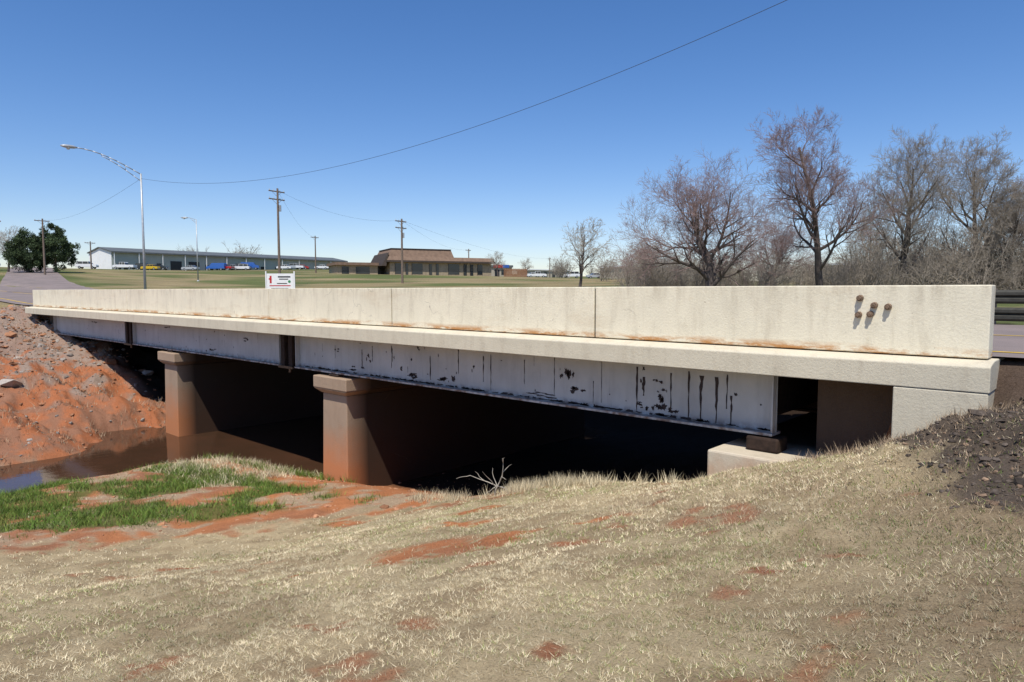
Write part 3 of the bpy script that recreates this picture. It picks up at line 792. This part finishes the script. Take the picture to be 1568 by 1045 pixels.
end = wire("overhead_cable", A0, Vector((bx, by, 9.0)), 2.05, .009, 1.28, 90)
ze = Hs(end.x, end.y); mb = MB()
root = empty("utility_pole", (end.x, end.y, ze)); mb.tube((0,0,-.4),(0,0,end.z-ze+.4),.18,.13,M_wood,10)
mb.box(-1.1,1.1,.12,.22,end.z-ze-.2,end.z-ze-.08,M_wood); mb.done("pole", root)
wire("power_line", u1, u2, 1.2, .009); wire("power_line", u2, u5, 1.3, .009)
wire("power_line", u4, u1, 1.3, .009); wire("power_line", u2, u8, 1.5, .01); wire("power_line", u3, A0, 1.0, .008)

# ------------------------------------------------------------------ buildings
def bframe(name, a, b, z=None):
    ang = math.atan2(b[1]-a[1], b[0]-a[0]); L_ = math.hypot(b[0]-a[0], b[1]-a[1])
    return empty(name, (a[0], a[1], Hs(*a) if z is None else z), ang), L_
a = S(185, -.583); b = S(246, -.243)
wh, Lw = bframe("metal_warehouse", a, b, 6.4)
mb = MB(); Wd = 15
mb.box(0, Lw, 0, Wd, -1, 5.0, M_wh)
mb.done("walls", wh)
mb = MB(); kk = mb.mi(M_whs)
mb.v += [(-.03,.0,-1),(-.03,Wd,-1),(-.03,Wd,5.0),(-.03,Wd/2,6.3),(-.03,0,5.0)]; mb.f.append((0,1,2,3,4)); mb.m.append(kk)
mb.done("end_wall", wh)
mb = MB()
mb.hexa([(-.4,-1.0,4.75),(Lw+.4,-1.0,4.75),(Lw+.4,Wd/2,6.3),(-.4,Wd/2,6.3),(-.4,-1.0,5.15),(Lw+.4,-1.0,5.15),(Lw+.4,Wd/2,6.55),(-.4,Wd/2,6.55)], M_roofw)
mb.hexa([(-.4,Wd/2,6.3),(Lw+.4,Wd/2,6.3),(Lw+.4,Wd+.3,5.0),(-.4,Wd+.3,5.0),(-.4,Wd/2,6.55),(Lw+.4,Wd/2,6.55),(Lw+.4,Wd+.3,5.25),(-.4,Wd+.3,5.25)], M_roofw)
mb.done("roof", wh)
mb = MB(); x = 3.0
while x < Lw-4:
    w = random.choice([1.0,3.2,3.2,1.2]); mb.box(x, x+w, -.06, 0, -.5, 3.0 if w > 2 else 2.2, M_dark); x += w+random.uniform(1.5,4)
mb.done("doors", wh)
mb = MB(); x = 0.3
while x < Lw: mb.box(x, x+.15, -.9, -.75, -1, 4.74, M_whs); x += 6.4
mb.done("posts", wh)

a = S(150, -.178); b = S(160, -.030)
bk, Lb = bframe("brick_bank_building", a, b)
mb = MB(); mb.box(0, Lb, 0, 14, -1, 2.8, M_brick); mb.done("walls", bk)
mb = MB()
mb.frustum(-.9, Lb+.8, -.9, 14.9, 2.75, 3.15, .05,.05,.05,.05, M_mansd)
mb.frustum(-.7, Lb+.6, -.7, 14.7, 3.152, 4.0, .5,.5,.5,.5, M_mans)
mb.frustum(-.2, Lb*.62, .2, 13, 4.003, 5.7, .9,.5,.7,.5, M_mans)
mb.box(.5, Lb*.60, .7, 12, 5.703, 5.85, M_mansd)
mb.hexa([(-1.9,-.5,1.9),(-.92,-.5,1.9),(-.92,13,1.9),(-1.9,13,1.9),(-.3,.1,4.8),(-.15,.1,4.8),(-.15,13,4.8),(-.3,13,4.8)], M_mansd)
mb.done("mansard_roof", bk)
mb = MB()
for x, w in ((1.2,1.6),(3.6,.5),(5.0,2.4),(9,.6),(10.6,.6),(13.5,2.6),(17.2,.7),(18.8,.7),(20.6,1.2)):
    if x+w < Lb: mb.box(x, x+w, -.05, 0, .2 if w > 1 else -.2, 2.5, M_glass); mb.box(x-.08, x, -.08, 0, .1, 2.55, M_mansd)
mb.done("windows", bk)
mb = MB(); mb.box(-11, -2.2, 2, 12, -1, 2.0, M_brick); mb.box(-11.5, -2.1, 1.3, 12.3, 2.003, 2.6, M_mans); mb.box(-10, -8.5, 1.93, 2, -.2, 1.7, M_glass); mb.box(-7, -4, 1.93, 2, .2, 1.7, M_glass)
mb.done("side_wing", bk)
a = S(185, -.030); b = S(188, .0)
st, Ls = bframe("store_building", a, b)
mb = MB(); mb.box(0, Ls, 0, 8, -1, 2.6, M_bei); mb.box(-.2, Ls+.2, -.3, 8, 2.603, 3.2, M_roofw); mb.box(.5, 3.2, -.4, -.31, 2.5, 3.3, M_red); mb.box(3.21, 5.2, -.4, -.31, 2.5, 3.3, M_blue); mb.box(1, 2.4, -.05, 0, 0, 2, M_dark); mb.box(3, 4.5, -.05, 0, .6, 2, M_glass)
mb.done("shell", st)
a = S(150, -.012); b = S(150, .022)
fe, Lf = bframe("wooden_fence", a, b)
mb = MB(); x = 0
while x < Lf: mb.box(x, x+.14, 0, .03, -.3, 1.7+random.uniform(-.03,.03), M_fence); x += .16
mb.box(0, Lf, .031, .08, .4, .5, M_fence); mb.box(0, Lf, .031, .08, 1.3, 1.4, M_fence); mb.done("pickets", fe)
for D, t0, t1, h in ((230,.03,.085,2.6),(130,.505,.61,3.4),(120,.63,.70,3.0),(160,.16,.23,2.8)):
    a = S(D, t0); b = S(D*1.04, t1); o, l_ = bframe("low_commercial_building", a, b)
    mb = MB(); mb.box(0, l_, 0, 9, -1, h, M_bei); mb.box(-.4, l_+.4, -.4, 9.4, h+.003, h+.35, M_whs)
    x = 1.5
    while x < l_-2: mb.box(x, x+1.3, -.05, 0, .3, 2.1, M_glass); x += 3.4
    mb.done("shell", o)

x, y = S(60, -.36); b2 = S(60, -.317)
sg, l_ = bframe("roadside_sign", (x, y), b2)
mb = MB()
for xx in (0, l_-.1): mb.box(xx, xx+.1, 0, .1, -.3, 2.15, M_whs)
mb.done("posts", sg)
mb = MB(); mb.box(.12, l_-.12, .02, .06, .45, 1.95, M_white)
mb.box(.38,.55,.012,.018,1.1,1.75,M_red); mb.box(.3,.55,.005,.011,1.42,1.55,M_red); mb.box(1.1,2.2,.012,.018,1.6,1.72,M_black); mb.box(1.2,2.0,.012,.018,1.42,1.5,M_black)
mb.box(1.0,1.9,.012,.018,1.05,1.12,M_black); mb.tube((2.1,.018,1.25),(2.1,.010,1.25),.12,.12,M_green,14); mb.box(.35,2.2,.012,.018,.85,.93,M_red); mb.box(.5,2.0,.012,.018,.62,.68,M_black)
mb.done("board", sg)

# ------------------------------------------------------------------ vehicles
def paint(n, c): return plain(n, c, .25, .04, 1, spec=.6)
cols = {'white': paint("car_white", (.75,.75,.75)), 'yellow': paint("car_yellow", (.65,.42,.03)), 'dark': paint("car_dark", (.03,.035,.04)), 'silver': paint("car_silver", (.40,.42,.44)), 'blue': paint("car_blue", (.03,.12,.42)), 'red': paint("car_red", (.40,.02,.02))}
def vehicle(kind, col, x, y, rot):
    m = cols[col]; mb = MB()
    if kind == 'car':
        L_, W = 4.5, 1.75
        body = [(0,.35),(0,.75),(.15,.95),(1.1,1.02),(3.6,1.05),(4.4,.95),(4.5,.7),(4.5,.35)]; cab = [(1.0,1.02),(1.75,1.42),(3.2,1.45),(4.0,1.05)]
    elif kind == 'suv':
        L_, W = 4.7, 1.85
        body = [(0,.4),(0,.85),(.2,1.08),(1.2,1.15),(4.6,1.15),(4.7,.9),(4.7,.4)]; cab = [(1.1,1.15),(1.8,1.75),(4.2,1.78),(4.6,1.15)]
    elif kind == 'pickup':
        L_, W = 5.4, 1.9
        body = [(0,.45),(0,.9),(.2,1.1),(1.3,1.18),(3.3,1.18),(3.31,1.12),(5.4,1.12),(5.4,.5)]; cab = [(1.2,1.17),(1.8,1.8),(3.1,1.8),(3.3,1.17)]
    else:
        L_, W = 5.2, 2.0
        body = [(0,.45),(0,1.0),(.3,1.2),(.9,1.3),(1.5,2.0),(1.8,2.1),(5.1,2.12),(5.2,1.9),(5.2,.5)]; cab = [(.82,1.26),(1.42,1.97),(1.6,1.98),(1.6,1.3)]
    mb.poly_extrude(body, 0, W, m)
    mb.poly_extrude(cab, .09, W-.09, M_glass)
    x0, x1, zt = cab[1][0], cab[2][0], cab[2][1]
    mb.box(x0-.02, x1+.02, .11, W-.11, zt-.03, zt+.04, m)
    for xx in (x0-.02, (x0+x1)/2, x1-.03): mb.box(xx, xx+.08, .06, W-.06, cab[0][1]-.02, zt, m)
    for xx in (.9, L_-.95):
        for yy in (-.02, W-.2): mb.tube((xx,yy,.34),(xx,yy+.22,.34),.34,.34,M_tyre,14); mb.tube((xx,yy-.01,.34),(xx,yy+.23,.34),.18,.18,M_galv,10)
    mb.box(-.06,.0,.1,W-.1,.4,.58,M_galv); mb.box(L_,L_+.06,.1,W-.1,.4,.58,M_galv)
    mb.box(-.02,.03,.1,.45,.66,.82,M_lens); mb.box(-.02,.03,W-.45,W-.1,.66,.82,M_lens)
    mb.done({'car':'parked_car','suv':'parked_suv','pickup':'pickup_truck','van':'parked_van'}[kind], None, (x, y, Hs(x, y)+.02), rot, bevel=.04)
vl = [('suv','white',155),('pickup','white',175),('car','yellow',218),('suv','dark',240),('car','dark',262),('car','silver',280),('van','blue',318),('pickup','red',330),('suv','white',358),('car','silver',375),('suv','dark',388),('van','blue',400),('car','white',425),('pickup','white',440),('car','red',452),('suv','silver',467),('car','white',483),('pickup','dark',497)]
for i, (kd, cl_, pxx) in enumerate(vl):
    t = (pxx-784)/1045; D = 172+ (pxx-150)*.15+random.uniform(-2,2)
    x, y = S(D, t); vehicle(kd, cl_, x, y, random.choice([.75, .9, 3.9, 4.1, .6]))
for kd, cl_, t, D in (('suv','white',.075,190),('car','silver',.11,185),('car','white',.02,200),('car','white',-.745,150),('pickup','white',.05,195)):
    x, y = S(D, t); vehicle(kd, cl_, x, y, random.choice([.75,.9,3.9]))

rnd2 = random.Random(2); segs = []
Pf = dict(nseg=[5,4], wob=[.25,.3], up=[0,.03], tap=[.7,.7], kids=[4], start=[.3], ang=[(30,70)], ratio=[.5], rr=[.6], rmin=.007, L1=.4, s1=.4)
fy = -1.0
grow(segs, (-6.5,fy,Hs(-6.5,fy)-.05), (-.4,.1,.6), .75, .015, 0, Pf, rnd2)
grow(segs, (-6.2,fy+.1,Hs(-6.2,fy)-.05), (-.8,-.1,.3), .8, .013, 0, Pf, rnd2)
V, F = tubes_np(segs, 5); add_obj("fallen_branch", np_mesh("fallen_branch", V, F, [M_twigw], smooth=True))

# ------------------------------------------------------------------ light, sky, camera
EL = R(62); AZ = R(30)
sv = Vector((math.sin(AZ)*math.cos(EL), -math.cos(AZ)*math.cos(EL), math.sin(EL))).normalized()
sun = bpy.data.lights.new("sun", 'SUN'); sun.energy = 5.0; sun.angle = R(.5); sun.color = (1,.955,.87)
so = bpy.data.objects.new("sun", sun); scene.collection.objects.link(so); so.rotation_euler = sv.to_track_quat('Z', 'Y').to_euler(); so.location = (20,-40,60)
w = bpy.data.worlds.new("World"); scene.world = w; w.use_nodes = True
nt = w.node_tree; bg = nt.nodes["Background"]
sky = nt.nodes.new("ShaderNodeTexSky"); sky.sky_type = 'NISHITA'; sky.sun_disc = False
sky.sun_elevation = EL; sky.sun_rotation = math.atan2(sv.x, sv.y); sky.altitude = 350; sky.air_density = 1.0; sky.dust_density = .3; sky.ozone_density = 1.5
hs = nt.nodes.new("ShaderNodeHueSaturation"); hs.inputs["Saturation"].default_value = 1.28
tint = nt.nodes.new("ShaderNodeMixRGB"); tint.blend_type = 'MULTIPLY'; tint.inputs[0].default_value = 1; tint.inputs[2].default_value = (.99, .955, 1.10, 1)
nt.links.new(sky.outputs[0], hs.inputs["Color"]); nt.links.new(hs.outputs[0], tint.inputs[1]); nt.links.new(tint.outputs[0], bg.inputs[0]); bg.inputs[1].default_value = .125
cam = bpy.data.cameras.new("camera"); cam.lens = 24; cam.sensor_width = 36; cam.clip_end = 6000; cam.clip_start = .05
co = bpy.data.objects.new("camera", cam); scene.collection.objects.link(co); co.location = tuple(EYE)
pt = R(4.16); d = Vector((F2[0]*math.cos(pt), F2[1]*math.cos(pt), -math.sin(pt)))
co.rotation_euler = d.to_track_quat('-Z', 'Y').to_euler()
scene.camera = co
scene.view_settings.view_transform = 'Standard'; scene.view_settings.look = 'None'; scene.view_settings.exposure = 0
